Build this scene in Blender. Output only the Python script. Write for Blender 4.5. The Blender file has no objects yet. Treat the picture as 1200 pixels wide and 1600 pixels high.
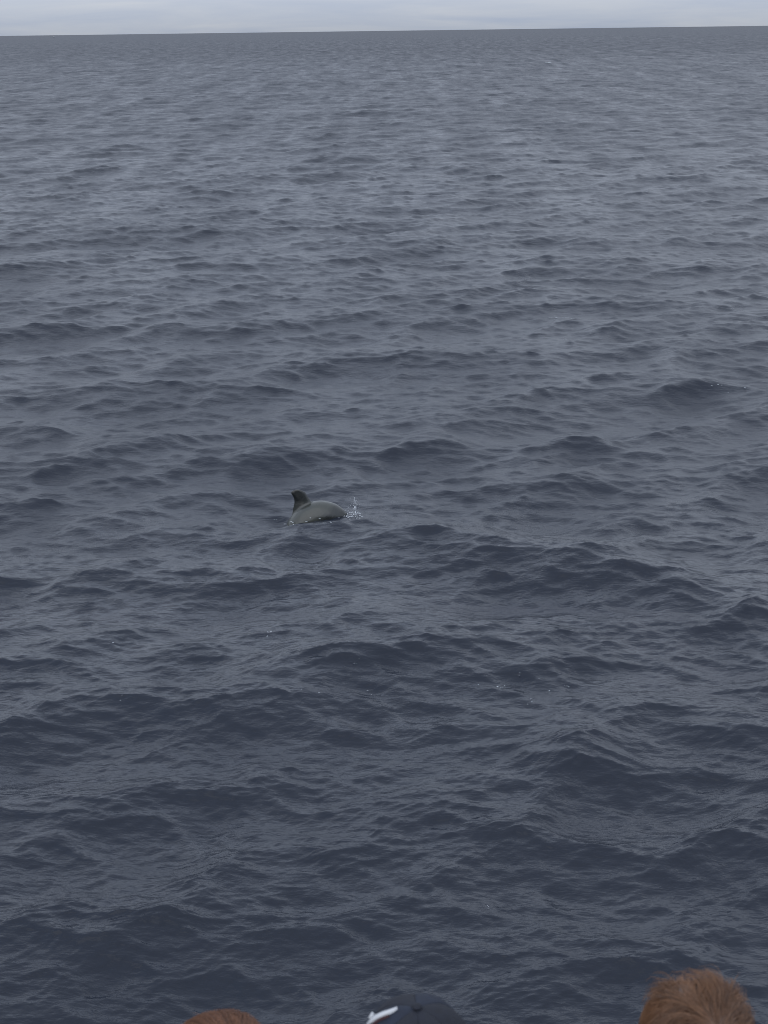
import bpy, bmesh, math, random
import numpy as np
from mathutils import Matrix, Vector, Euler

R = math.radians
scene = bpy.context.scene
COL = scene.collection

# ------------------------------------------------------------------ camera
CAM_H = 7.5
F_PX = 2200.0                      # focal length in pixels of the 1200x1600 photograph
PITCH = math.atan(752.0 / F_PX)
ROLL = R(-0.76)
CAM_M = Matrix.Translation((0, 0, CAM_H)) @ Matrix.Rotation(R(90) - PITCH, 4, 'X') @ Matrix.Rotation(ROLL, 4, 'Z')
cam_d = bpy.data.cameras.new('camera')
cam = bpy.data.objects.new('camera', cam_d)
COL.objects.link(cam)
cam.matrix_world = CAM_M
cam_d.sensor_fit = 'VERTICAL'
cam_d.sensor_height = 24.0
cam_d.lens = 24.0 * F_PX / 1600.0
cam_d.clip_start = 0.05
cam_d.clip_end = 200000.0
cam_d.dof.use_dof = True
cam_d.dof.focus_distance = 22.5
cam_d.dof.aperture_fstop = 6.5
scene.camera = cam

def ray(px, py):
    v = Vector((px - 600.0, 800.0 - py, -F_PX))
    return (CAM_M.to_3x3() @ v) / F_PX          # unit depth along the camera axis

def ground(px, py, z=0.0):
    d = ray(px, py)
    t = (z - CAM_H) / d.z
    return Vector((d.x * t, d.y * t, z))

def at_depth(px, py, depth):
    return Vector((0, 0, CAM_H)) + ray(px, py) * depth

# ------------------------------------------------------------------ world, sun, exposure
SUN_EL, SUN_AZ = R(38), R(205)      # azimuth clockwise from +Y: behind the camera, a little to the left
world = bpy.data.worlds.new('World')
scene.world = world
world.use_nodes = True
wn, wl = world.node_tree.nodes, world.node_tree.links
wn.clear()
def W(t, **kw):
    n = wn.new(t)
    for k, v in kw.items():
        setattr(n, k, v)
    return n
out = W('ShaderNodeOutputWorld')
bg = W('ShaderNodeBackground')
bg.inputs['Strength'].default_value = 0.1
sky = W('ShaderNodeTexSky', sky_type='NISHITA', sun_disc=False, sun_elevation=SUN_EL, sun_rotation=SUN_AZ)
sky.altitude = 10
sky.air_density = 1.2
sky.dust_density = 2.5
tc = W('ShaderNodeTexCoord')
sep = W('ShaderNodeSeparateXYZ')
wl.new(tc.outputs['Generated'], sep.inputs[0])
def wmath(op, a, b=None, clamp=False):
    n = W('ShaderNodeMath', operation=op, use_clamp=clamp)
    for i, v in enumerate((a, b)):
        if v is None:
            continue
        if isinstance(v, (int, float)):
            n.inputs[i].default_value = v
        else:
            wl.new(v, n.inputs[i])
    return n.outputs[0]
zz = wmath('ADD', wmath('MAXIMUM', sep.outputs['Z'], 0.0), 0.10)
cmb = W('ShaderNodeCombineXYZ')
wl.new(wmath('DIVIDE', sep.outputs['X'], zz), cmb.inputs[0])
wl.new(wmath('DIVIDE', sep.outputs['Y'], zz), cmb.inputs[1])
cmb.inputs[2].default_value = 3.7
nz = W('ShaderNodeTexNoise')
nz.inputs['Scale'].default_value = 1.0
nz.inputs['Detail'].default_value = 7
nz.inputs['Roughness'].default_value = 0.55
nz.inputs['Distortion'].default_value = 0.4
wl.new(cmb.outputs[0], nz.inputs['Vector'])
rmp = W('ShaderNodeValToRGB')
cr = rmp.color_ramp
cr.elements[0].position = 0.30
cr.elements[0].color = (3.6, 4.12, 5.15, 1)
cr.elements[1].position = 0.72
cr.elements[1].color = (4.7, 5.0, 5.55, 1)
wl.new(nz.outputs['Fac'], rmp.inputs['Fac'])
mx = W('ShaderNodeMix', data_type='RGBA')
mx.inputs['Factor'].default_value = 0.93
wl.new(sky.outputs['Color'], mx.inputs['A'])
# an overcast sky brightens from the horizon towards the zenith
lum = wmath('SUBTRACT', 2.45, wmath('MULTIPLY', wmath('POWER', 2.71828, wmath('MULTIPLY', wmath('MAXIMUM', sep.outputs['Z'], 0.0), -8.0)), 1.47))
scl = W('ShaderNodeVectorMath', operation='SCALE')
wl.new(rmp.outputs['Color'], scl.inputs[0])
wl.new(lum, scl.inputs['Scale'])
wl.new(scl.outputs[0], mx.inputs['B'])
wl.new(mx.outputs['Result'], bg.inputs['Color'])
wl.new(bg.outputs[0], out.inputs['Surface'])

sun_d = bpy.data.lights.new('sun', 'SUN')
sun_d.energy = 0.6
sun_d.angle = R(80)
sun_d.color = (1.0, 0.99, 0.975)
sun = bpy.data.objects.new('sun', sun_d)
COL.objects.link(sun)
sdir = Vector((math.sin(SUN_AZ) * math.cos(SUN_EL), math.cos(SUN_AZ) * math.cos(SUN_EL), math.sin(SUN_EL)))
sun.rotation_euler = (-sdir).to_track_quat('-Z', 'Y').to_euler()
sun.location = (0, 0, 60)

vs = scene.view_settings
vs.view_transform = 'Standard'
vs.look = 'None'
vs.gamma = 1.0
vs.use_curve_mapping = False
vs.exposure = 0.12
scene.render.engine = 'CYCLES'
scene.cycles.max_bounces = 8
scene.cycles.filter_width = 0.9

# ------------------------------------------------------------------ helpers
def material(name, color, rough=0.6, spec=0.5, metallic=0.0):
    m = bpy.data.materials.new(name)
    m.use_nodes = True
    b = m.node_tree.nodes['Principled BSDF']
    b.inputs['Base Color'].default_value = (*color, 1)
    b.inputs['Roughness'].default_value = rough
    b.inputs['Specular IOR Level'].default_value = spec
    b.inputs['Metallic'].default_value = metallic
    return m, m.node_tree.nodes, m.node_tree.links, b

def noise_color(m, nodes, links, bsdf, c0, c1, scale, detail=5, bump=0.0, coord='Object', stretch=None, dist=0.01):
    t = nodes.new('ShaderNodeTexCoord')
    n = nodes.new('ShaderNodeTexNoise')
    n.inputs['Scale'].default_value = scale
    n.inputs['Detail'].default_value = detail
    src = t.outputs[coord]
    if stretch:
        mp = nodes.new('ShaderNodeMapping')
        mp.inputs['Scale'].default_value = stretch
        links.new(src, mp.inputs[0])
        src = mp.outputs[0]
    links.new(src, n.inputs['Vector'])
    r = nodes.new('ShaderNodeValToRGB')
    r.color_ramp.elements[0].position = 0.3
    r.color_ramp.elements[1].position = 0.7
    r.color_ramp.elements[0].color = (*c0, 1)
    r.color_ramp.elements[1].color = (*c1, 1)
    links.new(n.outputs['Fac'], r.inputs['Fac'])
    links.new(r.outputs['Color'], bsdf.inputs['Base Color'])
    if bump:
        b = nodes.new('ShaderNodeBump')
        b.inputs['Strength'].default_value = bump
        b.inputs['Distance'].default_value = dist
        links.new(n.outputs['Fac'], b.inputs['Height'])
        links.new(b.outputs[0], bsdf.inputs['Normal'])
    return n, r

def tag(o, label=None, cat=None, group=None, kind=None):
    for k, v in (('label', label), ('category', cat), ('group', group), ('kind', kind)):
        if v:
            o[k] = v
    return o

def link_mesh(name, me, mat, parent=None, smooth=True):
    if mat is not None:
        me.materials.clear()
        me.materials.append(mat)
    if smooth:
        me.polygons.foreach_set('use_smooth', np.ones(len(me.polygons), dtype=bool))
    o = bpy.data.objects.new(name, me)
    COL.objects.link(o)
    if parent is not None:
        o.parent = parent
    return o

def mesh_np(name, verts, quads):
    me = bpy.data.meshes.new(name)
    verts = np.asarray(verts, dtype=np.float32)
    quads = np.asarray(quads, dtype=np.int32)
    k = quads.shape[1]
    me.vertices.add(len(verts))
    me.vertices.foreach_set('co', verts.ravel())
    me.loops.add(quads.size)
    me.loops.foreach_set('vertex_index', quads.ravel())
    me.polygons.add(len(quads))
    me.polygons.foreach_set('loop_start', np.arange(len(quads), dtype=np.int32) * k)
    me.update(calc_edges=True)
    return me

class MB:
    """collects tubes, lofts and ellipsoids as plain verts and faces"""
    def __init__(self):
        self.v, self.f = [], []
    def rings(self, rings, cap=True):
        n = len(rings[0])
        b = len(self.v)
        for r in rings:
            self.v.extend([tuple(p) for p in r])
        for i in range(len(rings) - 1):
            for j in range(n):
                j2 = (j + 1) % n
                self.f.append((b + i * n + j, b + i * n + j2, b + (i + 1) * n + j2, b + (i + 1) * n + j))
        if cap:
            for i, flip in ((0, True), (len(rings) - 1, False)):
                c = Vector((0, 0, 0))
                for p in rings[i]:
                    c += Vector(p)
                c /= n
                self.v.append(tuple(c))
                ci = len(self.v) - 1
                for j in range(n):
                    j2 = (j + 1) % n
                    t = (b + i * n + j, b + i * n + j2, ci)
                    self.f.append(t[::-1] if flip else t)
    def ellipsoid(self, c, r, n=16, m=10, rot=None):
        c = Vector(c)
        rings = []
        for i in range(m + 1):
            a = math.pi * (0.02 + 0.96 * i / m)
            ring = []
            for j in range(n):
                b = 2 * math.pi * j / n
                p = Vector((r[0] * math.sin(a) * math.cos(b), r[1] * math.sin(a) * math.sin(b), -r[2] * math.cos(a)))
                if rot is not None:
                    p = rot @ p
                ring.append(c + p)
            rings.append(ring)
        self.rings(rings)
    def capsule(self, a, b, ra, rb, n=14):
        a, b = Vector(a), Vector(b)
        d = (b - a)
        L = max(d.length, 1e-6)
        d /= L
        u = d.orthogonal().normalized()
        w = d.cross(u)
        rings = []
        seq = [(-ra * math.cos(t), ra * math.sin(t)) for t in (0.15, 0.6, 1.1, 1.5708)] + \
              [(L + rb * math.sin(t), rb * math.cos(t)) for t in (0, 0.5, 1.0, 1.42)]
        for s, rr in seq:
            rings.append([a + d * s + (u * math.cos(2 * math.pi * j / n) + w * math.sin(2 * math.pi * j / n)) * rr for j in range(n)])
        self.rings(rings)
    def chain(self, pts, n=14):
        for (a, ra), (b, rb) in zip(pts[:-1], pts[1:]):
            self.capsule(a, b, ra, rb, n)
    def box(self, c, h, rot=None):
        c = Vector(c)
        b = len(self.v)
        for sx in (-1, 1):
            for sy in (-1, 1):
                for sz in (-1, 1):
                    p = Vector((sx * h[0], sy * h[1], sz * h[2]))
                    if rot is not None:
                        p = rot @ p
                    self.v.append(tuple(c + p))
        for q in ((0, 1, 3, 2), (4, 6, 7, 5), (0, 4, 5, 1), (2, 3, 7, 6), (0, 2, 6, 4), (1, 5, 7, 3)):
            self.f.append(tuple(b + i for i in q))
    def mesh(self, name):
        me = bpy.data.meshes.new(name)
        me.from_pydata(self.v, [], self.f)
        me.update()
        return me
    def fused(self, name, voxel, smooth=4, factor=0.5):
        """one continuous skin round everything collected"""
        me = self.mesh(name)
        o = bpy.data.objects.new('fuse', me)
        COL.objects.link(o)
        m = o.modifiers.new('r', 'REMESH')
        m.mode = 'VOXEL'
        m.voxel_size = voxel
        s = o.modifiers.new('s', 'SMOOTH')
        s.iterations = smooth
        s.factor = factor
        dg = bpy.context.evaluated_depsgraph_get()
        res = bpy.data.meshes.new_from_object(o.evaluated_get(dg))
        res.name = name
        bpy.data.objects.remove(o)
        bpy.data.meshes.remove(me)
        return res

# ------------------------------------------------------------------ the sea: a directional wave spectrum in four bands
G2 = 2 * math.pi
PEAK_LEN = 9.0          # metres, wind sea
ALPHA = 0.017
MEAN_DIR = R(-82)        # running towards the boat, a little across
BANDS = [                # tile size, shortest wave, longest wave, tile turn, spread power, choppiness
    (263.0, 3.6, 400.0, R(11), 2.2, 1.15),
    (43.0, 0.75, 3.6, R(-23), 1.8, 1.3),
    (10.3, 0.17, 0.75, R(37), 1.6, 0.85),
    (2.71, 0.035, 0.17, R(5), 2.2, 0.5),
]
NT = 1024

def make_band(i, L, lmin, lmax, turn, power, chop):
    rng = np.random.default_rng(4100 + 17 * i)
    k1 = np.fft.fftfreq(NT, 1.0 / NT) * G2 / L
    kx, ky = np.meshgrid(k1, k1)
    k = np.hypot(kx, ky)
    k[0, 0] = 1e-9
    kp = G2 / PEAK_LEN
    S = 0.5 * ALPHA * k ** -3.0 * np.exp(-1.25 * (kp / k) ** 2)
    # long faint swell
    ks = G2 / 34.0
    S += 0.5 * 0.0012 * ks ** -3 * np.exp(-((k - ks) / (0.22 * ks)) ** 2)
    lam = G2 / k
    e = 0.18
    def edge(l0):
        x = (np.log(lam / l0) / e + 1) * 0.5
        x = np.clip(x, 0, 1)
        return x * x * (3 - 2 * x)
    band = edge(lmin) * (1 - edge(lmax))
    S *= band
    ang = np.arctan2(ky, kx) - (MEAN_DIR + R((0, 27, -20, 12)[i]) - turn)
    D = np.abs(np.cos(ang)) ** (2 * power) + 0.06
    th = np.linspace(0, G2, 721)[:-1]
    D /= (np.mean(np.abs(np.cos(th)) ** (2 * power) + 0.06) * G2)
    P = S * D / k
    P[0, 0] = 0
    dk = G2 / L
    amp = np.sqrt(P * dk * dk)
    H = amp * (rng.standard_normal((NT, NT)) + 1j * rng.standard_normal((NT, NT)))
    mss = float(np.sum(P * k * k) * dk * dk)
    h = np.real(np.fft.ifft2(H)) * NT * NT
    dx = np.real(np.fft.ifft2(1j * kx / k * H)) * NT * NT * chop
    dy = np.real(np.fft.ifft2(1j * ky / k * H)) * NT * NT * chop
    g = (0.88, 1.2, 1.45, 1.35)[i]
    return (np.stack([h, dx, dy], -1) * g).astype(np.float32), mss * g * g

TILES = []
for bi, (L, lmin, lmax, turn, power, chop) in enumerate(BANDS):
    t_, mss_ = make_band(bi, L, lmin, lmax, turn, power, chop)
    TILES.append((t_, L, lmin, turn, mss_))

# crests the photograph shows in a particular place: pixel, length along the crest, wavelength, height, turn of the crest in degrees
CRESTS = [               # pixel of one end, of the other end, wavelength, height
    (590, 852, 800, 862, 4.0, .17), (740, 862, 960, 890, 3.8, .15), (920, 884, 1200, 955, 3.6, .15), (450, 824, 545, 824, .9, .035), (40, 666, 180, 680, 3.2, .13), (90, 826, 250, 815, 2.6, .10), (0, 792, 120, 796, 2.4, .08),
    (340, 838, 480, 836, 2.2, .08), (130, 1112, 345, 1102, 2.4, .10), (190, 1258, 335, 1203, 2.0, .09), (0, 1150, 130, 1146, 1.9, .07), (820, 1186, 1010, 1200, 2.2, .09),
    (1095, 1122, 1200, 1165, 2.2, .09), (850, 1322, 1020, 1336, 2.0, .09), (470, 546, 570, 546, 3.4, .13), (1020, 592, 1175, 610, 3.0, .08), (820, 498, 935, 498, 4.0, .15),
    (885, 694, 965, 698, 2.2, .12), (850, 757, 1010, 738, 3.0, .12), (1030, 738, 1200, 722, 3.4, .13), (235, 691, 310, 694, 2.6, .09), (490, 1028, 600, 1042, 1.8, .08),
    (235, 1012, 345, 1010, 2.0, .09), (160, 1462, 340, 1452, 1.8, .07), (0, 1452, 110, 1446, 1.6, .06), (250, 512, 400, 508, 3.8, .13), (0, 512, 170, 508, 4.0, .12),
    (700, 206, 960, 204, 6.0, .22), (330, 284, 500, 278, 5.5, .18), (540, 182, 640, 180, 7.0, .22), (660, 370, 920, 378, 5.0, .16), (1000, 1312, 1180, 1320, 1.9, .07),
]

def sample(tile, L, turn, x, y):
    c, s = math.cos(turn), math.sin(turn)
    u = (x * c + y * s) / L * NT
    v = (-x * s + y * c) / L * NT
    i0 = np.floor(u).astype(np.int64)
    j0 = np.floor(v).astype(np.int64)
    fu = (u - i0).astype(np.float32)[:, None]
    fv = (v - j0).astype(np.float32)[:, None]
    i0 &= NT - 1
    j0 &= NT - 1
    i1 = (i0 + 1) & (NT - 1)
    j1 = (j0 + 1) & (NT - 1)
    r = tile[j0, i0] * (1 - fu) * (1 - fv) + tile[j0, i1] * fu * (1 - fv) + tile[j1, i0] * (1 - fu) * fv + tile[j1, i1] * fu * fv
    dx = r[:, 1] * c - r[:, 2] * s
    dy = r[:, 1] * s + r[:, 2] * c
    return r[:, 0], dx, dy

def sea(x, y, spacing):
    """displaced surface point for rest position x, y (1-D arrays), and the slope variance too fine for the mesh"""
    h = np.zeros(len(x))
    ox = np.zeros(len(x))
    oy = np.zeros(len(x))
    fine = np.full(len(x), 0.0004)
    for tile, L, lmin, turn, mss in TILES:
        q = np.clip((lmin * 4.4 / spacing - 1.2) / 2.2, 0, 1)
        w = q * q * (3 - 2 * q)
        idx = np.nonzero(w > 0)[0]
        fine += (1 - w * w) * mss
        if len(idx):
            a, b, c = sample(tile, L, turn, x[idx], y[idx])
            h[idx] += a * w[idx]
            ox[idx] += b * w[idx]
            oy[idx] += c * w[idx]
    for pa, qa, pb, qb, wlen, amp in CRESTS:
        g0, g1 = ground(pa, qa), ground(pb, qb)
        g = (g0 + g1) * 0.5
        la = (g1 - g0).length * 1.25
        c, s = (g1 - g0).normalized().xy
        u = (x - g.x) * c + (y - g.y) * s          # along the crest
        v = -(x - g.x) * s + (y - g.y) * c         # across it
        env = np.exp(-(u / (0.5 * la)) ** 2 - (v / (0.62 * wlen)) ** 2)
        ph = G2 * v / wlen
        amp = amp * .85
        h += amp * env * np.cos(ph)
        d = -0.9 * amp * env * np.sin(ph)
        ox += -s * d
        oy += c * d
    return x + ox, y + oy, h, fine

def surface_near(px, py):
    """the water surface a ray through that pixel meets (local search on the same displaced sheet)"""
    g = ground(px, py)
    r = math.hypot(g.x, g.y)
    e = max(0.9, 1.2 * r * r / CAM_H / 60)
    n = 161
    ys = np.linspace(g.y - e * 2, g.y + e * 2, n)
    xs = np.linspace(g.x - 0.8, g.x + 0.8, 41)
    X, Y = np.meshgrid(xs, ys)
    sx, sy, sz, _ = sea(X.ravel(), Y.ravel(), np.full(X.size, 0.05))
    inv = CAM_M.inverted()
    P = np.stack([sx, sy, sz, np.ones_like(sx)], 1) @ np.array(inv).T
    u = 600 + F_PX * P[:, 0] / -P[:, 2]
    v = 800 - F_PX * P[:, 1] / -P[:, 2]
    d = (u - px) ** 2 + (v - py) ** 2
    ok = np.nonzero(d < d.min() + 4)[0]
    k = ok[np.argmin(-P[ok, 2])]
    return Vector((sx[k], sy[k], sz[k]))

def az_steps():
    a = [0.0]
    while a[-1] < R(180):
        t = a[-1]
        st = 0.00125 if t < R(16.8) else (0.004 if t < R(30) else min(0.15, 0.004 * (1 + (t - R(30)) * 60)))
        a.append(t + st)
    a = np.array(a[:-1])
    return np.concatenate([-a[:0:-1], a])

def radii():
    r = [0.4]
    while r[-1] < 70000:
        q = r[-1]
        fine = 0.80e-3 * (q * q + CAM_H ** 2) / CAM_H
        if q < 8.2:
            st = 0.16 if q < 7.6 else 0.03
        elif q < 1500:
            st = min(fine, (0.0030 if q < 450 else 0.0042) * q)
        else:
            st = 0.03 * q
        r.append(q + st)
    return np.array(r)

az, rr = az_steps(), radii()
na, nr = len(az), len(rr)
A, Q = np.meshgrid(az, rr)
x0 = (Q * np.sin(A)).ravel()
y0 = (Q * np.cos(A)).ravel()
dr = np.gradient(rr)
da = np.gradient(az)
sp = np.maximum(np.repeat(dr, na), (np.abs(Q) * np.tile(da, (nr, 1))).ravel())
X, Y, Z, FINE = sea(x0, y0, sp)
idx = np.arange(nr * na).reshape(nr, na)
a_ = idx[:-1]
b_ = idx[1:]
a2 = np.roll(a_, -1, 1)
b2 = np.roll(b_, -1, 1)
quads = np.stack([a_, a2, b2, b_], -1).reshape(-1, 4)[:, ::-1]
me = mesh_np('water', np.stack([X, Y, Z], -1), quads)
at = me.attributes.new('chop', 'FLOAT', 'POINT')
at.data.foreach_set('value', np.sqrt(np.sqrt(np.clip(FINE * (0.5 + 0.6 * np.clip((Q.ravel() - 120) / 500, 0, 1)), 0, 1))).astype(np.float32))
print('sea', len(X), 'verts', [round(t[4], 4) for t in TILES], 'Hs', 4 * float(np.std(Z[(Q.ravel() < 200)])))

m_water, n_, l_, b_w = material('sea_water', (0.0085, 0.0125, 0.0225), 0.2, 0.5)
b_w.inputs['IOR'].default_value = 1.333
print('bands mss', [round(t[4], 4) for t in TILES])
an = n_.new('ShaderNodeAttribute')
an.attribute_name = 'chop'
# gusts: patches tens of metres long where the wind roughens the surface
tcg = n_.new('ShaderNodeTexCoord')
mpg = n_.new('ShaderNodeMapping')
mpg.inputs['Scale'].default_value = (.3, .032, 1)
mpg.inputs['Rotation'].default_value = (0, 0, R(8))
l_.new(tcg.outputs['Object'], mpg.inputs[0])
gst = n_.new('ShaderNodeTexNoise')
gst.inputs['Scale'].default_value = 1.0
gst.inputs['Detail'].default_value = 8
gst.inputs['Roughness'].default_value = .8
l_.new(mpg.outputs[0], gst.inputs['Vector'])
gr = n_.new('ShaderNodeMapRange')
gr.inputs['From Min'].default_value = .3
gr.inputs['From Max'].default_value = .7
gr.inputs['To Min'].default_value = .72
gr.inputs['To Max'].default_value = 1.38
l_.new(gst.outputs['Fac'], gr.inputs['Value'])
gm = n_.new('ShaderNodeMath')
gm.operation = 'MULTIPLY'
l_.new(an.outputs['Fac'], gm.inputs[0])
l_.new(gr.outputs[0], gm.inputs[1])
l_.new(gm.outputs[0], b_w.inputs['Roughness'])
# wind ripples finer than the sheet: two crossing sets of short sharp-crested wavelets
tcw = n_.new('ShaderNodeTexCoord')
def ripple(scale, stretch, turn, detail, kind, rough=.55):
    mp = n_.new('ShaderNodeMapping')
    mp.inputs['Scale'].default_value = (stretch, 1, 1)
    mp.inputs['Rotation'].default_value = (0, 0, turn)
    l_.new(tcw.outputs['Object'], mp.inputs[0])
    nt = n_.new('ShaderNodeTexNoise')
    nt.noise_type = kind
    nt.noise_dimensions = '3D'
    nt.normalize = kind == 'FBM'
    nt.inputs['Scale'].default_value = scale
    nt.inputs['Detail'].default_value = detail
    nt.inputs['Roughness'].default_value = rough
    nt.inputs['Distortion'].default_value = .25
    l_.new(mp.outputs[0], nt.inputs['Vector'])
    return nt.outputs['Fac']
def mth(op, a, b):
    nd = n_.new('ShaderNodeMath')
    nd.operation = op
    for i, v in enumerate((a, b)):
        if isinstance(v, (int, float)):
            nd.inputs[i].default_value = v
        else:
            l_.new(v, nd.inputs[i])
    return nd.outputs[0]
hgt = mth('ADD', mth('MULTIPLY', ripple(1.6, .5, R(9), 7, 'FBM', .6), .06),
          mth('ADD', mth('MULTIPLY', ripple(5.0, .4, R(-14), 3, 'RIDGED_MULTIFRACTAL'), .0042), mth('MULTIPLY', ripple(9.0, .35, R(22), 3, 'FBM'), .013)))
bmp = n_.new('ShaderNodeBump')
bmp.inputs['Strength'].default_value = 1.0
bmp.inputs['Distance'].default_value = 1.0
l_.new(hgt, bmp.inputs['Height'])
l_.new(bmp.outputs[0], b_w.inputs['Normal'])
water = link_mesh('water', me, m_water)
tag(water, 'dark blue grey choppy open sea reaching the horizon', kind='structure')

# ------------------------------------------------------------------ the whale
FOAM_AT_WHALE = []
def whale():
    base = surface_near(537, 812)
    mb = MB()
    Lw = 2.2
    N = 48
    ts = [i / (N - 1) for i in range(N)]
    pts = []
    # spine bent in its own vertical plane; x = forward
    def pitch(t):      # t = 0 nose ... 1 tail; degrees nose-up
        keys = [(0, -22), (.08, -12), (.16, 2), (.24, 34), (.33, 58), (.52, 56), (.8, 25), (1, 0)]
        for (t0, a0), (t1, a1) in zip(keys[:-1], keys[1:]):
            if t <= t1:
                return R(a0 + (a1 - a0) * (t - t0) / (t1 - t0))
        return 0.0
    p = Vector((0, 0, 0))
    for i, t in enumerate(ts):
        pts.append(p.copy())
        a = pitch(t)
        p = p - Vector((math.cos(a), 0, math.sin(a))) * (Lw / (N - 1))
    def prof(t):
        keys = [(0, .035, .05), (.012, .13, .15), (.04, .20, .225), (.09, .255, .285), (.16, .30, .325), (.26, .34, .355), (.36, .35, .36), (.5, .31, .325),
                (.65, .22, .25), (.8, .11, .165), (.9, .055, .10), (.96, .04, .05), (1, .02, .02)]
        for (t0, w0, h0), (t1, w1, h1) in zip(keys[:-1], keys[1:]):
            if t <= t1:
                f = (t - t0) / (t1 - t0)
                return .80 * (w0 + (w1 - w0) * f), .80 * (h0 + (h1 - h0) * f)
        return .02, .02
    rings = []
    n = 28
    for t, c in zip(ts, pts):
        w, h = prof(t)
        a = pitch(t)
        up = Vector((-math.sin(a), 0, math.cos(a)))
        rings.append([c + Vector((0, 1, 0)) * (w * math.cos(2 * math.pi * j / n)) + up * (h * math.sin(2 * math.pi * j / n)) for j in range(n)])
    mb.rings(rings)
    def spine(t):
        f = t * (N - 1)
        i = min(int(f), N - 2)
        a = pitch(t)
        return pts[i].lerp(pts[i + 1], f - i), Vector((-math.sin(a), 0, math.cos(a))), Vector((math.cos(a), 0, math.sin(a)))
    FT = 0.205
    # dorsal fin: broad based, hooked back, rounded tip; rows of (height, rear edge, front edge) from the point where it leaves the back
    c, up, fw = spine(FT)
    o = c + up * prof(FT)[1]
    fin_rows = [(-.22, -.30, .10), (-.12, -.285, .055), (-.05, -.27, .02), (.0, -.262, -.005), (.05, -.262, -.03), (.085, -.275, -.048), (.11, -.285, -.06), (.14, -.303, -.073),
                (.165, -.306, -.09), (.185, -.298, -.11), (.202, -.28, -.137), (.214, -.255, -.165), (.219, -.235, -.19)]
    rings = []
    for k, (z, xb, xf) in enumerate(fin_rows):
        th = .052 * (1 - .62 * min(1, max(0, (z + .05) / .25)))
        th += .16 * max(0, -z - .01)
        if k == len(fin_rows) - 1:
            th *= .6
        ring = []
        for j in range(16):
            q = 2 * math.pi * j / 16
            u = .5 - .5 * math.cos(q)
            ring.append(o + Vector((1.12 * (xf + (xb - xf) * u), th * math.sin(q) * (1 - .3 * u), z)))
        rings.append(ring)
    mb.rings(rings)
    # flippers and flukes
    for s in (-1, 1):
        c, up, fw = spine(0.2)
        a = c + Vector((0, s * .24, 0)) - up * .26
        mb.chain([(a, .07), (a + Vector((-.18, s * .16, -.12)), .055), (a + Vector((-.42, s * .24, -.2)), .03), (a + Vector((-.55, s * .24, -.24)), .015)])
        c, up, fw = spine(0.97)
        prev = None
        rings = []
        for k in range(7):
            f = k / 6
            ctr = c + Vector((0, s * .42 * f, 0)) - fw * (.05 + .16 * f)
            ch = .15 * (1 - f) + .015
            rings.append([ctr + fw * (ch * math.cos(2 * math.pi * j / 10)) + up * (.02 * (1 - .7 * f) * math.sin(2 * math.pi * j / 10)) for j in range(10)])
        mb.rings(rings)
    # beakless mouth line ridge and rounded melon
    c, up, fw = spine(0.035)
    mb.ellipsoid(c + up * .03 + fw * .0, (.11, .14, .15), 16, 10)
    me = mb.fused('pilot_whale', 0.013, 9)
    co = np.empty(len(me.vertices) * 3, dtype=np.float32)
    me.vertices.foreach_get('co', co)
    co = co.reshape(-1, 3)
    # pale back patch: grey saddle plus painted sky sheen; shade painted on fin, head
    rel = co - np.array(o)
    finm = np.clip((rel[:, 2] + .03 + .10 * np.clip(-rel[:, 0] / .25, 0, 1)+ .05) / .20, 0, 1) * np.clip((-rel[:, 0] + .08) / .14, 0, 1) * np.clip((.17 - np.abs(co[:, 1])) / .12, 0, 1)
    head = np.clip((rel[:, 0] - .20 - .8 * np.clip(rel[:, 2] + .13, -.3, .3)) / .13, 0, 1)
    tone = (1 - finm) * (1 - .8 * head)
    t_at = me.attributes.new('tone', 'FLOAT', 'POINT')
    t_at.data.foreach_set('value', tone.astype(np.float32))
    m, nn, ll, bs = material('whale_skin', (0.03, 0.03, 0.03), 0.24, 0.6)
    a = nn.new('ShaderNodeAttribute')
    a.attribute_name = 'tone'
    t = nn.new('ShaderNodeTexCoord')
    nz = nn.new('ShaderNodeTexNoise')
    nz.inputs['Scale'].default_value = 9
    nz.inputs['Detail'].default_value = 6
    ll.new(t.outputs['Object'], nz.inputs['Vector'])
    mu = nn.new('ShaderNodeMath')
    mu.operation = 'MULTIPLY_ADD'
    ll.new(nz.outputs['Fac'], mu.inputs[0])
    mu.inputs[1].default_value = 0.5
    mu.inputs[2].default_value = -0.25
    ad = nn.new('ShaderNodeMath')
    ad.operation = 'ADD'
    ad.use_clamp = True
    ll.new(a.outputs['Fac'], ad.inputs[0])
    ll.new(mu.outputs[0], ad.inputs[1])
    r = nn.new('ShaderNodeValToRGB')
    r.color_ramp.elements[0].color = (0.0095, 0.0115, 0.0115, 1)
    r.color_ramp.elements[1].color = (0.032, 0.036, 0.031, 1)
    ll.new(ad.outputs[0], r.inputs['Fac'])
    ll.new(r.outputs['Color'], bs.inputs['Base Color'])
    bp = nn.new('ShaderNodeBump')
    bp.inputs['Strength'].default_value = .35
    bp.inputs['Distance'].default_value = .02
    ll.new(nz.outputs['Fac'], bp.inputs['Height'])
    ll.new(bp.outputs[0], bs.inputs['Normal'])
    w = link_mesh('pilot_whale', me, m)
    yaw = R(-2)
    # the blunt head breaks the surface here
    rot = Matrix.Rotation(yaw, 3, 'Z')
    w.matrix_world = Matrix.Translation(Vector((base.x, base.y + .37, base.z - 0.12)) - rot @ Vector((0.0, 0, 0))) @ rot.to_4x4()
    # broken white water along the line where the skin leaves the sea
    rnd = random.Random(21)
    wc = co @ np.array(w.matrix_world.to_3x3()).T + np.array(w.matrix_world.translation)
    sx, sy, sz, _ = sea(wc[:, 0].copy(), wc[:, 1].copy(), np.full(len(wc), .05))
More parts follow.
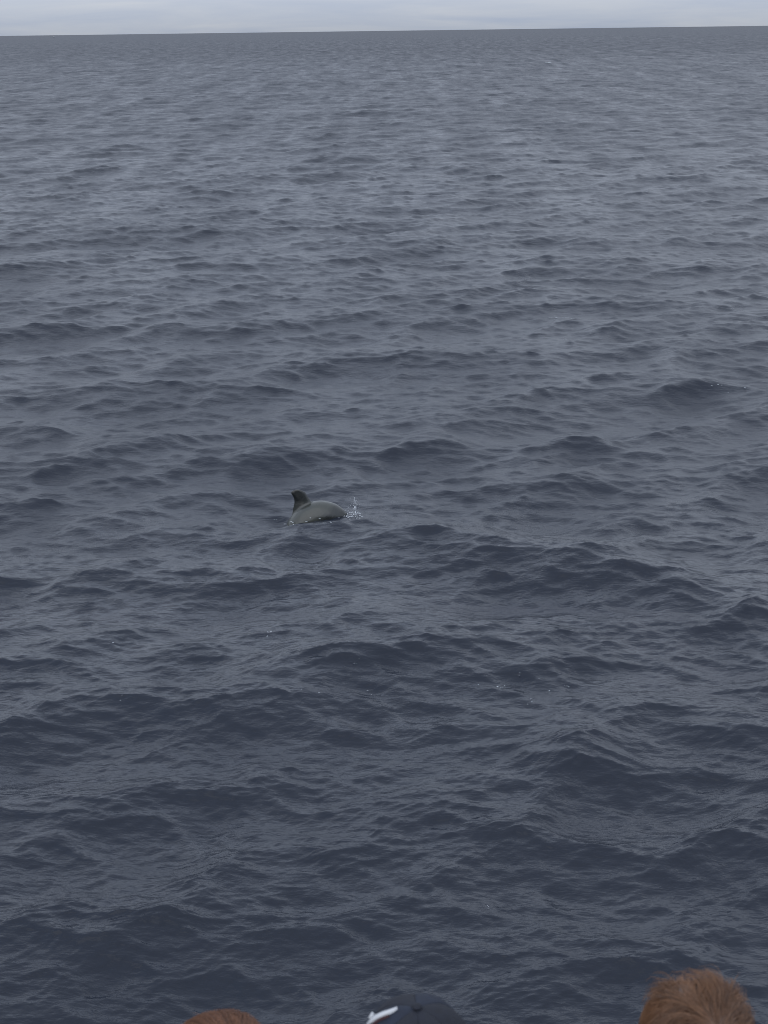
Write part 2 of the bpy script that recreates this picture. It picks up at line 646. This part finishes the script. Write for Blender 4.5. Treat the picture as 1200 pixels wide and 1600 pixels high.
    wl_i = np.nonzero((np.abs(wc[:, 2] - sz) < .02) & (co[:, 1] < .02) & (rel[:, 0] > -.5))[0]
    mbf = MB()
    for k in rnd.sample(list(wl_i), min(len(wl_i), 20)):
        if math.sin(wc[k][0] * 19) + math.sin(wc[k][0] * 43 + 2) < -.1:
            continue
        q = Vector(wc[k]) + Vector((rnd.uniform(-.04, .04), rnd.uniform(-.07, .0), rnd.uniform(-.012, .006)))
        mbf.ellipsoid(q, (rnd.uniform(.006, .028), rnd.uniform(.004, .010), rnd.uniform(.002, .0045)), 8, 5)
    FOAM_AT_WHALE.append(mbf)
    tag(w, 'dark grey whale with hooked dorsal fin surfacing in the waves beside a small splash', 'whale')
    return w, base
whale_obj, whale_base = whale()

# ------------------------------------------------------------------ splash and foam
m_foam, n_, l_, b_f = material('foam', (0.62, 0.66, 0.70), 0.5, 0.4)
noise_color(m_foam, n_, l_, b_f, (0.32, 0.35, 0.38), (0.58, 0.61, 0.64), 40)

def blob(mb, c, r, rnd, flat=1.0, n=7, m=5):
    rot = Euler((rnd.uniform(-.3, .3), rnd.uniform(-.3, .3), rnd.uniform(0, 6))).to_matrix()
    mb.ellipsoid(c, (r * rnd.uniform(.7, 1.3), r * rnd.uniform(.7, 1.2), r * flat), n, m, rot)

def splash():
    rnd = random.Random(5)
    mb = MB()
    b = surface_near(556, 803)
    pxm = (b - Vector((0, 0, CAM_H))).length / F_PX       # metres per photo pixel
    def P(px, py, dy=0.0):
        return b + Vector(((px - 556) * pxm, dy, (803 - py) * pxm))
    # a thin rising jet with a ragged head, torn sheets and drops round its foot
    for s in range(2):
        pts = []
        for k in range(9):
            f = k / 8
            pts.append((P(553.5 + 2.5 * f + rnd.uniform(-.8, .8) + s * 1.5, 799 - 25 * f * (1 - .3 * s), rnd.uniform(-.05, .05)), (0.010 - 0.006 * f) * rnd.uniform(.4, 1.1)))
        for (a, ra), (c, rc) in zip(pts[:-1], pts[1:]):
            if rnd.random() < .8:
                mb.capsule(a, c, ra, rc, 7)
    for _ in range(60):
        f = rnd.random() ** 1.3
        blob(mb, P(555 + rnd.gauss(0, 2.5 + 3 * f), 801 - 31 * f, rnd.uniform(-.15, .15)), rnd.uniform(.0015, .0052), rnd)
    for _ in range(60):
        x = 552 + rnd.gauss(0, 8)
        h = max(.8, 5 - abs(x - 553) * .35) * rnd.random() ** 1.5
        mb.ellipsoid(P(x, 803 - h, rnd.uniform(-.3, .1)), (rnd.uniform(.005, .022), rnd.uniform(.004, .012), rnd.uniform(.003, .007)), 8, 5, Euler((0, rnd.uniform(-.7, .7), 0)).to_matrix())
    for _ in range(80):
        blob(mb, P(rnd.uniform(536, 567), rnd.triangular(778, 804, 801), rnd.uniform(-.3, .1)), rnd.uniform(.0015, .0045), rnd, .7)
    me = mb.mesh('water_splash')
    o = link_mesh('water_splash', me, m_foam)
    tag(o, 'white spray thrown up in front of the whale', 'splash', kind='stuff')
splash()

def foam():
    rnd = random.Random(9)
    mb = FOAM_AT_WHALE[0]
    spots = []
    for px, py, w in ((425, 987, 11), (417, 992, 7), (187, 1001, 7), (178, 1003, 4), (188, 1085, 4), (190, 1092, 4), (553, 1037, 9), (560, 1028, 5), (578, 1064, 4), (579, 1078, 5), (577, 1083, 4),
                      (762, 1053, 4), (748, 1067, 4), (806, 1055, 5), (813, 1051, 4), (788, 1069, 9), (782, 1073, 9), (840, 1060, 4), (882, 1070, 6), (884, 1073, 5), (857, 1079, 6),
                      (822, 1100, 4), (830, 1091, 3), (854, 1092, 5), (830, 1095, 3), (765, 1415, 3), (763, 1419, 3), (500, 1081, 4), (470, 1076, 4), (1165, 607, 7), (1125, 601, 6), (1140, 612, 6), (1110, 603, 4),
                      (870, 495, 9), (884, 494, 9), (895, 497, 6), (860, 496, 5), (492, 811, 14), (470, 809, 9), (482, 814, 8), (455, 808, 7), (515, 815, 8), (430, 811, 6), (540, 797, 7), (536, 801, 6)):
        spots.append((px, py, w))
    for px, py, w in spots:
        p = surface_near(px, py)
        pm = (p - Vector((0, 0, CAM_H))).length / F_PX
        k = max(2, int(w / 2))
        for _ in range(k):
            q = p + Vector((rnd.uniform(-.5, .5) * w * pm, rnd.uniform(-.02, .02), rnd.uniform(-.2, .6) * pm))
            rr_ = rnd.uniform(.25, .6) * pm
            mb.ellipsoid(q, (rr_ * rnd.uniform(1.2, 2.6), rr_ * 1.3, rr_ * .6), 8, 5)
    # the breaking crest far off
    p = surface_near(857, 98)
    pm = (p - Vector((0, 0, CAM_H))).length / F_PX
    for _ in range(26):
        f = rnd.uniform(-1, 1)
        mb.ellipsoid(p + Vector((f * 5.5 * pm, rnd.uniform(-.2, .2), -f * .9 * pm + .12 + rnd.uniform(-.02, .05))), (1.1 * pm, .2, .45 * pm * (1 - .6 * abs(f))), 8, 5)
    o = link_mesh('sea_foam', mb.mesh('sea_foam'), m_foam)
    tag(o, 'small white foam flecks scattered on the wave crests', 'foam', kind='stuff')
foam()

# ------------------------------------------------------------------ distant boat on the horizon
def far_boat():
    r = 5200.0
    d = ray(113, 400)
    h = Vector((d.x, d.y, 0)).normalized()
    root = bpy.data.objects.new('fishing_boat', None)
    COL.objects.link(root)
    root.location = h * r
    root.rotation_euler = (0, 0, R(65))
    tag(root, 'tiny grey fishing boat far off on the horizon at the upper left', 'boat')
    mh, *_ = material('far_hull_paint', (0.16, 0.17, 0.18), .5)
    mw, *_ = material('far_cabin_paint', (0.35, 0.36, 0.37), .5)
    mb = MB()
    rings = []
    for k in range(9):
        f = k / 8
        xx = -7 + 14 * f
        w = 2.1 * (1 - max(0, f - .45) ** 2 * 3.1) if f < 1 else .08
        zt = 1.6 + 1.2 * max(0, f - .5) ** 1.5 * 2
        rings.append([(xx, -w, zt), (xx, -w * .75, -.4), (xx, w * .75, -.4), (xx, w, zt)])
    mb.rings(rings)
    link_mesh('hull', mb.mesh('hull'), mh, root, False)
    mb = MB()
    mb.box((-1.5, 0, 2.9), (2.0, 1.4, 1.3))
    mb.box((-1.5, 0, 4.3), (2.3, 1.6, .1))
    link_mesh('cabin', mb.mesh('cabin'), mw, root, False)
    mb = MB()
    mb.capsule((1.6, 0, 1.5), (1.6, 0, 9.0), .22, .12, 8)
    mb.capsule((1.6, 0, 5.0), (-2.0, 0, 8.0), .1, .08, 8)
    link_mesh('mast', mb.mesh('mast'), mh, root)
far_boat()

# ------------------------------------------------------------------ the boat the people sit on (just below the frame)
HEAD_DEPTH = 2.36
RIGHT_TOP = at_depth(1095, 1568, HEAD_DEPTH)
CAP_TOP = at_depth(652, 1569, HEAD_DEPTH + .04)
LEFT_TOP = at_depth(341, 1611, HEAD_DEPTH + .02)
DECK_Z = RIGHT_TOP.z - 1.36
BENCH_Y = RIGHT_TOP.y

def boat():
    root = bpy.data.objects.new('passenger_boat', None)
    COL.objects.link(root)
    root.location = (0, BENCH_Y, 0)
    tag(root, 'white passenger boat deck with a long bench under the three seated people', 'boat')
    mw, n1, l1, b1 = material('boat_white_paint', (0.75, 0.76, 0.76), .35)
    noise_color(mw, n1, l1, b1, (.68, .69, .69), (.8, .8, .8), 3)
    md, n1, l1, b1 = material('deck_paint', (0.2, 0.24, 0.27), .7)
    noise_color(md, n1, l1, b1, (.16, .2, .23), (.24, .28, .3), 30, bump=.3)
    mt, n1, l1, b1 = material('bench_wood', (0.2, 0.12, 0.06), .5)
    noise_color(mt, n1, l1, b1, (.14, .08, .04), (.27, .17, .09), 6, stretch=(1, 14, 14), bump=.2)
    y1 = 0.92
    mb = MB()
    rings = []
    for k in range(13):
        f = -1 + k / 6
        xx = 5.5 * f
        w = y1 - .12 * f * f
        rings.append([(xx, w, DECK_Z - .03), (xx, w - .25, 1.0), (xx, w - .6, -.8), (xx, -1.5, -.8), (xx, -1.5, DECK_Z - .03)])
    mb.rings(rings)
    link_mesh('hull', mb.mesh('hull'), mw, root, False)
    mb = MB()
    mb.box((0, -.33, DECK_Z - .013), (5.4, 1.12, .013))
    link_mesh('deck', mb.mesh('deck'), md, root, False)
    mb = MB()
    mb.box((0, .82, DECK_Z + .08), (5.3, .035, .075))
    link_mesh('toe_rail', mb.mesh('toe_rail'), mw, root, False)
    for k in range(4):
        mb = MB()
        mb.box((0, -.17 + .095 * k, DECK_Z + .425), (2.4, .043, .015))
        link_mesh('bench_slat', mb.mesh('bench_slat'), mt, root, False)
    for k in range(5):
        mb = MB()
        mb.box((-2.2 + 1.1 * k, -.03, DECK_Z + .205), (.03, .16, .203))
        link_mesh('bench_leg', mb.mesh('bench_leg'), mw, root, False)
boat()

# ------------------------------------------------------------------ people
def skin_mat(name, c):
    m, n, l, b = material(name, c, .5)
    noise_color(m, n, l, b, tuple(v * .9 for v in c), tuple(min(1, v * 1.08) for v in c), 25, bump=.05)
    b.inputs['Subsurface Weight'].default_value = .08
    return m
M_SKIN = skin_mat('skin', (.50, .30, .22))

# local frame of a seated person: seat at z=0.44 above deck, facing +Y, x to the right; crown of head at z = 1.36
CROWN = 1.345
HC = Vector((0, 0.01, CROWN - .115))          # centre of the skull
HR = (.077, .098, .118)

def body_parts(mb, grow=0.0, part='body'):
    g = grow
    if part in ('body', 'jacket'):
        mb.ellipsoid((0, -.01, .56), (.165 + g, .12 + g, .13 + g))
        mb.ellipsoid((0, -.01, .74), (.15 + g, .105 + g, .17 + g))
        mb.ellipsoid((0, -.005, .92), (.175 + g, .115 + g, .16 + g))
        mb.chain([((-.16, -.01, 1.0), .062 + g), ((0, -.02, 1.03), .07 + g), ((.16, -.01, 1.0), .062 + g)])
        for s in (-1, 1):
            mb.chain([((s * .185, -.01, .99), .056 + g), ((s * .235, .03, .73), .044 + g), ((s * .17, .25, .60), .032 + g)])
    if part == 'body':
        mb.chain([((0, -.02, 1.02), .062), ((0, -.005, 1.14), .055), ((0, 0, 1.2), .055)])
        head(mb)
        for s in (-1, 1):
            hand(mb, s)
    if part in ('body', 'trousers'):
        mb.ellipsoid((0, -.01, .53), (.17 + g, .13 + g, .095 + g))
        for s in (-1, 1):
            mb.chain([((s * .09, 0, .52), .088 + g), ((s * .11, .40, .51), .06 + g), ((s * .11, .44, .30), .055 + g), ((s * .11, .43, .10), .038 + g)])
    if part == 'body':
        for s in (-1, 1):
            mb.chain([((s * .11, .42, .06), .036), ((s * .115, .53, .035), .03), ((s * .115, .60, .03), .022)])

def hand(mb, s):
    w = Vector((s * .17, .25, .60))
    palm = Vector((s * .145, .335, .592))
    mb.chain([(w, .028), (palm.lerp(w, .5), .03), (palm, .032)])
    mb.ellipsoid(palm, (.042, .045, .018))
    for k, (dx, L) in enumerate(((-.033, .062), (-.011, .074), (.011, .070), (.031, .055))):
        a = palm + Vector((dx, .035, 0))
        b = a + Vector((dx * .15, L * .5, .006))
        c = b + Vector((dx * .1, L * .42, -.014))
        mb.chain([(a, .0095), (b, .009), (c, .0075)], 8)
    a = palm + Vector((-s * .036, -.015, 0))
    b = a + Vector((-s * .022, .03, 0))
    mb.chain([(a, .013), (b, .0105), (b + Vector((-s * .006, .028, -.004)), .0085)], 8)

def head(mb):
    c = HC
    mb.ellipsoid(c, HR, 28, 20)
    mb.ellipsoid(c + Vector((0, .022, -.055)), (.064, .075, .085), 24, 16)
    mb.ellipsoid(c + Vector((0, .062, -.118)), (.034, .032, .026))                                  # chin
    mb.capsule(c + Vector((0, .098, -.005)), c + Vector((0, .116, -.043)), .009, .014, 10)          # nose
    for s in (-1, 1):
        mb.capsule(c + Vector((s * .012, .092, .016)), c + Vector((s * .045, .078, .014)), .011, .009, 10)   # brow
        mb.ellipsoid(c + Vector((s * .034, .078, -.03)), (.022, .016, .018))                         # cheek
        mb.ellipsoid(c + Vector((s * .082, -.004, -.022)), (.010, .019, .033), rot=Euler((R(-12), 0, s * R(-22))).to_matrix())   # ear
    mb.capsule(c + Vector((-.018, .092, -.074)), c + Vector((.018, .092, -.074)), .008, .008, 10)   # lips
    mb.capsule(c + Vector((-.015, .091, -.087)), c + Vector((.015, .091, -.087)), .008, .008, 10)

_mb = MB(); body_parts(_mb); BODY = _mb.fused('person', 0.0085, 3)
_mb = MB(); body_parts(_mb, .014, 'jacket')
_mb.capsule((0, -.015, 1.06), (0, -.008, 1.10), .075, .07)
JACKET = _mb.fused('jacket', 0.015, 4)
_mb = MB(); body_parts(_mb, .012, 'trousers'); TROUSERS = _mb.fused('trousers', 0.016, 4)
def shoe_mesh(s):
    mb = MB()
    mb.chain([((s * .11, .40, .05), .044), ((s * .115, .52, .045), .042), ((s * .115, .61, .04), .034)])
    mb.box((s * .113, .50, .012), (.042, .14, .010))
    return mb.fused('shoe', .011, 3)
SHOES = [shoe_mesh(-1), shoe_mesh(1)]
M_SHOE, *_ = material('shoe_leather', (.05, .045, .04), .5)
M_EYE, *_ = material('eye_white', (.7, .7, .68), .2)
M_IRIS, *_ = material('iris', (.04, .03, .02), .2)

def person(top, label, jacket_c, trouser_c, turn=0.0, scale=1.0):
    o = link_mesh('person', BODY.copy(), M_SKIN)
    o.scale = (scale,) * 3
    o.location = (top.x, top.y - .0, top.z - (CROWN + .015) * scale)
    o.rotation_euler = (0, 0, turn)
    tag(o, label, 'person', 'people seated on the boat bench')
    mj, n, l, b = material('jacket_cloth', jacket_c, .8)
    noise_color(mj, n, l, b, tuple(v * .8 for v in jacket_c), tuple(v * 1.2 for v in jacket_c), 18, bump=.3)
    mt, n, l, b = material('trouser_cloth', trouser_c, .85)
    noise_color(mt, n, l, b, tuple(v * .8 for v in trouser_c), tuple(v * 1.2 for v in trouser_c), 30, bump=.3)
    link_mesh('jacket', JACKET.copy(), mj, o)
    link_mesh('trousers', TROUSERS.copy(), mt, o)
    for s in SHOES:
        link_mesh('shoe', s.copy(), M_SHOE, o)
    for s in (-1, 1):
        mb = MB(); mb.ellipsoid(HC + Vector((s * .031, .078, -.006)), (.0125,) * 3)
        e = link_mesh('eye', mb.mesh('eye'), M_EYE, o)
        mb = MB(); mb.ellipsoid(HC + Vector((s * .031, .0875, -.006)), (.0055, .004, .0055), 10, 6)
        link_mesh('iris', mb.mesh('iris'), M_IRIS, e)
    return o

def hair_mat(name, dark, light, rough=.42):
    m, n, l, b = material(name, light, rough, .45)
    a = n.new('ShaderNodeAttribute')
    a.attribute_name = 'shade'
    r = n.new('ShaderNodeValToRGB')
    r.color_ramp.elements[0].color = (*dark, 1)
    r.color_ramp.elements[1].color = (*light, 1)
    l.new(a.outputs['Fac'], r.inputs['Fac'])
    l.new(r.outputs['Color'], b.inputs['Base Color'])
    return m

def hair(parent, mat, seed, count=5200, length=.055, lift=.016, messy=.35, whorl=Vector((.02, -.055, .1)), radius=.00055, grow=1.03, boxy=2.0, hw=1.0):
    rng = np.random.default_rng(seed)
    rnd = random.Random(seed)
    c = np.array(HC)
    hr = np.array(HR) * grow * np.array([hw, 1, 1])
    wv = np.array(whorl.normalized())
    V, Fq, shade = [], [], []
    seg = 4
    nb = 0
    clump = rng.normal(size=(90, 3))
    clump /= np.linalg.norm(clump, axis=1)[:, None]
    clump_d = rng.normal(size=(90, 3)) * messy
    clump_t = rng.random(90)
    clump_l = rng.uniform(.45, 1.75, 90) if messy > .3 else rng.uniform(.8, 1.2, 90)
    made = 0
    while made < count:
        d = rng.normal(size=3)
        d /= np.linalg.norm(d)
        # hairline: not on the face, nor below the nape
        if d[2] < -.45 or (d[1] > .25 and d[2] < .42 - .05) or (d[1] > -.05 and d[2] < -.1):
            continue
        made += 1
        k = int(np.argmax(clump @ d))
        flow = d - wv
        flow -= d * (flow @ d)
        flow /= max(np.linalg.norm(flow), .15)
        swirl = np.cross(d, flow)
        flow = flow + .35 * swirl + clump_d[k] + rng.normal(size=3) * messy * .35
        L = length * rng.uniform(.65, 1.15) * (.5 if d[1] > .15 else 1)
        p = d.copy()
        pts = []
        up = lift * clump_l[k] * rng.uniform(.6, 1.3) * (1 + .7 * (rng.random() < .03))
        for i in range(seg + 1):
            f = i / seg
            lift_i = .004 + up * (1 - (1 - f) ** 2) * (1 - .25 * f)
            pb = p / np.sum(np.abs(p) ** boxy) ** (1 / boxy)
            pts.append(c + pb * hr + p * lift_i)
            st = flow - p * (flow @ p)
            p = p + st * (L / seg / .1) + rng.normal(size=3) * .012
            p /= np.linalg.norm(p)
            flow = flow + np.array([0, 0, -.10])
        sh = np.clip(.45 * clump_t[k] + .55 * rng.random(), 0, 1)
        for i in range(seg + 1):
            q = pts[i]
            t = pts[min(i + 1, seg)] - pts[max(i - 1, 0)]
            t /= max(np.linalg.norm(t), 1e-9)
            a = np.cross(t, d)
            a /= max(np.linalg.norm(a), 1e-9)
            b = np.cross(t, a)
            rad = radius * (1 - .75 * i / seg) * rng.uniform(.9, 1.1)
            for j in range(3):
                an_ = 2.0944 * j
                V.append(q + (a * math.cos(an_) + b * math.sin(an_)) * rad)
                shade.append(sh)
        for i in range(seg):
            for j in range(3):
                j2 = (j + 1) % 3
                Fq.append((nb + i * 3 + j, nb + i * 3 + j2, nb + (i + 1) * 3 + j2, nb + (i + 1) * 3 + j))
        nb += 3 * (seg + 1)
    # dense under-layer that follows the scalp
    me = mesh_np('hair', np.array(V), np.array(Fq))
    at = me.attributes.new('shade', 'FLOAT', 'POINT')
    at.data.foreach_set('value', np.array(shade, dtype=np.float32))
    h = link_mesh('hair', me, mat, parent)
    h['kind'] = 'stuff'
    mb = MB()
    n, mrow = 40, 16
    rings = []
    for i in range(mrow):
        a = 1.75 * (i + .3) / mrow
        ring = []
        for j in range(n):
            b = 2 * math.pi * j / n
            front = max(0, math.sin(b))
            aa = a * (1 - .42 * front)
            d = np.array([math.sin(aa) * math.cos(b), math.sin(aa) * math.sin(b), math.cos(aa)])
            bump_ = 1.025 + .012 * math.sin(9 * b + 3 * a) * math.sin(5 * a + 2)
            db = d / np.sum(np.abs(d) ** boxy) ** (1 / boxy)
            ring.append(Vector(c + db * hr / grow * bump_ + d * .002))
        rings.append(ring)
    mb.rings(rings, True)
    u = mb.mesh('hair_underlayer')
    at = u.attributes.new('shade', 'FLOAT', 'POINT')
    at.data.foreach_set('value', np.full(len(u.vertices), .15, dtype=np.float32))
    link_mesh('hair_underlayer', u, mat, h)
    return h

M_HAIR_A = hair_mat('auburn_hair', (.07, .036, .022), (.34, .175, .09))
M_HAIR_B = hair_mat('red_hair', (.07, .03, .017), (.34, .16, .085))
M_HAIR_C = hair_mat('brown_hair', (.02, .013, .01), (.06, .04, .025))

p_right = person(RIGHT_TOP, 'person with tousled short auburn hair and a bare head at the lower right', (.06, .07, .09), (.04, .05, .08), R(-4))
hair(p_right, M_HAIR_A, 3, 5200, .06, .015, .42, boxy=3.0, hw=1.08)
p_left = person(LEFT_TOP, 'person with smooth red brown hair whose crown alone shows at the lower left', (.16, .05, .05), (.05, .05, .06), R(6))
hair(p_left, M_HAIR_B, 8, 3600, .075, .008, .12, boxy=2.4, hw=1.16)
p_mid = person(CAP_TOP + Vector((0, 0, -.012)), 'person in a navy blue cap with a white curved stripe between two bareheaded people', (.05, .07, .12), (.06, .06, .07), R(3))
hair(p_mid, M_HAIR_C, 5, 700, .03, .002, .15, grow=.99)

def cap(parent):
    m_navy, n, l, b = material('navy_cap_cloth', (.009, .012, .022), .8)
    noise_color(m_navy, n, l, b, (.004, .0055, .0115), (.0065, .009, .019), 60, bump=.25)
    m_blue, n, l, b = material('blue_cap_cloth', (.008, .013, .028), .8)
    noise_color(m_blue, n, l, b, (.005, .009, .021), (.008, .014, .031), 60, bump=.25)
    m_wh, *_ = material('white_cap_trim', (.5, .51, .53), .7)
    m_rd, *_ = material('maroon_cap_trim', (.035, .008, .012), .7)
    CR = (.106, .118, .128)
    def pt(a, az_, off=0.0):
        d = Vector((math.sin(a) * math.cos(az_), math.sin(a) * math.sin(az_), math.cos(a)))
        return HC + Vector((0, 0, -.002)) + Vector((d.x * (CR[0] + off), d.y * (CR[1] + off), d.z * (CR[2] + off)))
    def patch(name, a0, a1, z0, z1, off, mat, par, na_=10, nz_=10, th=.003):
        mb = MB()
        for s, o_ in ((0, off), (1, off - th)):
            for i in range(na_ + 1):
                for j in range(nz_ + 1):
                    f = i / na_
                    aa = a0 + (a1 - a0) * f
                    puff = .004 * math.sin(math.pi * j / nz_) * math.sin(min(1.0, aa) * 1.5)
                    mb.v.append(tuple(pt(aa, z0 + (z1 - z0) * j / nz_, o_ + puff)))
        N = (na_ + 1) * (nz_ + 1)
        def id_(s, i, j):
            return s * N + i * (nz_ + 1) + j
        for i in range(na_):
            for j in range(nz_):
                mb.f.append((id_(0, i, j), id_(0, i + 1, j), id_(0, i + 1, j + 1), id_(0, i, j + 1)))
                mb.f.append((id_(1, i, j), id_(1, i, j + 1), id_(1, i + 1, j + 1), id_(1, i + 1, j)))
        for i in range(na_):
            mb.f.append((id_(0, i, 0), id_(1, i, 0), id_(1, i + 1, 0), id_(0, i + 1, 0)))
            mb.f.append((id_(0, i, nz_), id_(0, i + 1, nz_), id_(1, i + 1, nz_), id_(1, i, nz_)))
        for j in range(nz_):
            mb.f.append((id_(0, na_, j), id_(1, na_, j), id_(1, na_, j + 1), id_(0, na_, j + 1)))
        return link_mesh(name, mb.mesh(name), mat, par)
    root = bpy.data.objects.new('cap', None)
    COL.objects.link(root)
    root.parent = parent
    for k in range(6):
        z0 = R(90 + 60 * k)
        blue = k in (2,)
        patch('cap_panel', .03, 1.52, z0 + .006, z0 + R(60) - .006, .0, m_blue if k in (1, 5) else m_navy, root)
    mb = MB(); mb.ellipsoid(pt(0, 0, .003), (.009, .009, .005))
    link_mesh('button', mb.mesh('button'), m_navy, root)
    # curved stripe sweeping up from the left edge over the back left panel
    def ribbon(name, pts, mat, off):
        mb = MB()
        rings = []
        for (a, z, w) in pts:
            p0, p1 = pt(a - w, z, off), pt(a + w, z, off)
            q0, q1 = pt(a - w, z, off - .006), pt(a + w, z, off - .006)
            rings.append([p0, p1, q1, q0])
        mb.rings(rings)
        return link_mesh(name, mb.mesh(name), mat, root)
    inv = parent.matrix_basis.inverted()
    def on_cap(px, py):
        # where that sight line meets the cap, as angles on its surface
        o = inv @ CAM_M.translation - HC
        d = inv.to_3x3() @ ray(px, py)
        o = Vector([o[i] / CR[i] for i in range(3)])
        d = Vector([d[i] / CR[i] for i in range(3)])
        b, c = o.dot(d), o.dot(o) - 1
        q = o + d * ((-b - math.sqrt(max(0, b * b - d.dot(d) * c))) / d.dot(d))
        q.normalize()
        return math.acos(q.z), math.atan2(q.y, q.x)
    def strip(name, spine_px, mat, off):
        mb = MB()
        rings = []
        for (px, py, w) in spine_px:
            e = [on_cap(px, py - w), on_cap(px + w * .4, py + w)]
            rings.append([pt(*e[0], off), pt(*e[1], off), pt(*e[1], off - .008), pt(*e[0], off - .008)])
        mb.rings(rings)
        return link_mesh(name, mb.mesh(name), mat, root)
    strip('stripe', [(577, 1602, 1.2), (583, 1596.5, 1.9), (591, 1590.5, 2.6), (600, 1586.5, 2.7), (609, 1583, 2.1), (616, 1580, 1.3), (622, 1576.5, .3)], m_wh, .007)
    strip('stripe', [(580, 1592.5, .5), (582, 1590, 1.2), (584, 1587, 1.3), (586, 1584, .4)], m_wh, .007)
    strip('piping', [(581, 1605, 1.2), (587, 1600.5, 1.3), (594, 1595.5, 1.2), (602, 1591.5, .9), (610, 1588.5, .4)], m_rd, .0065)
    # peak
    mb = MB()
    for s in (0, 1):
        for i in range(9):
            for j in range(17):
                b = R(28 + 124 * j / 16)
                e = i / 8
                p = pt(1.50, b, .001)
                ext = .075 * e * max(0, math.sin((b - R(28)) / R(124) * math.pi)) ** .6
                mb.v.append((p.x, p.y + ext, p.z - .012 * e - .006 * abs(math.cos(b)) * e - s * .004))
    for s in (0, 1):
        for i in range(8):
            for j in range(16):
                a = s * 153 + i * 17 + j
                q = (a, a + 1, a + 18, a + 17)
                mb.f.append(q if s else q[::-1])
    for j in range(16):
        a = 8 * 17 + j
        mb.f.append((a, a + 1, a + 154, a + 153))
    link_mesh('peak', mb.mesh('peak'), m_navy, root)
cap(p_mid)
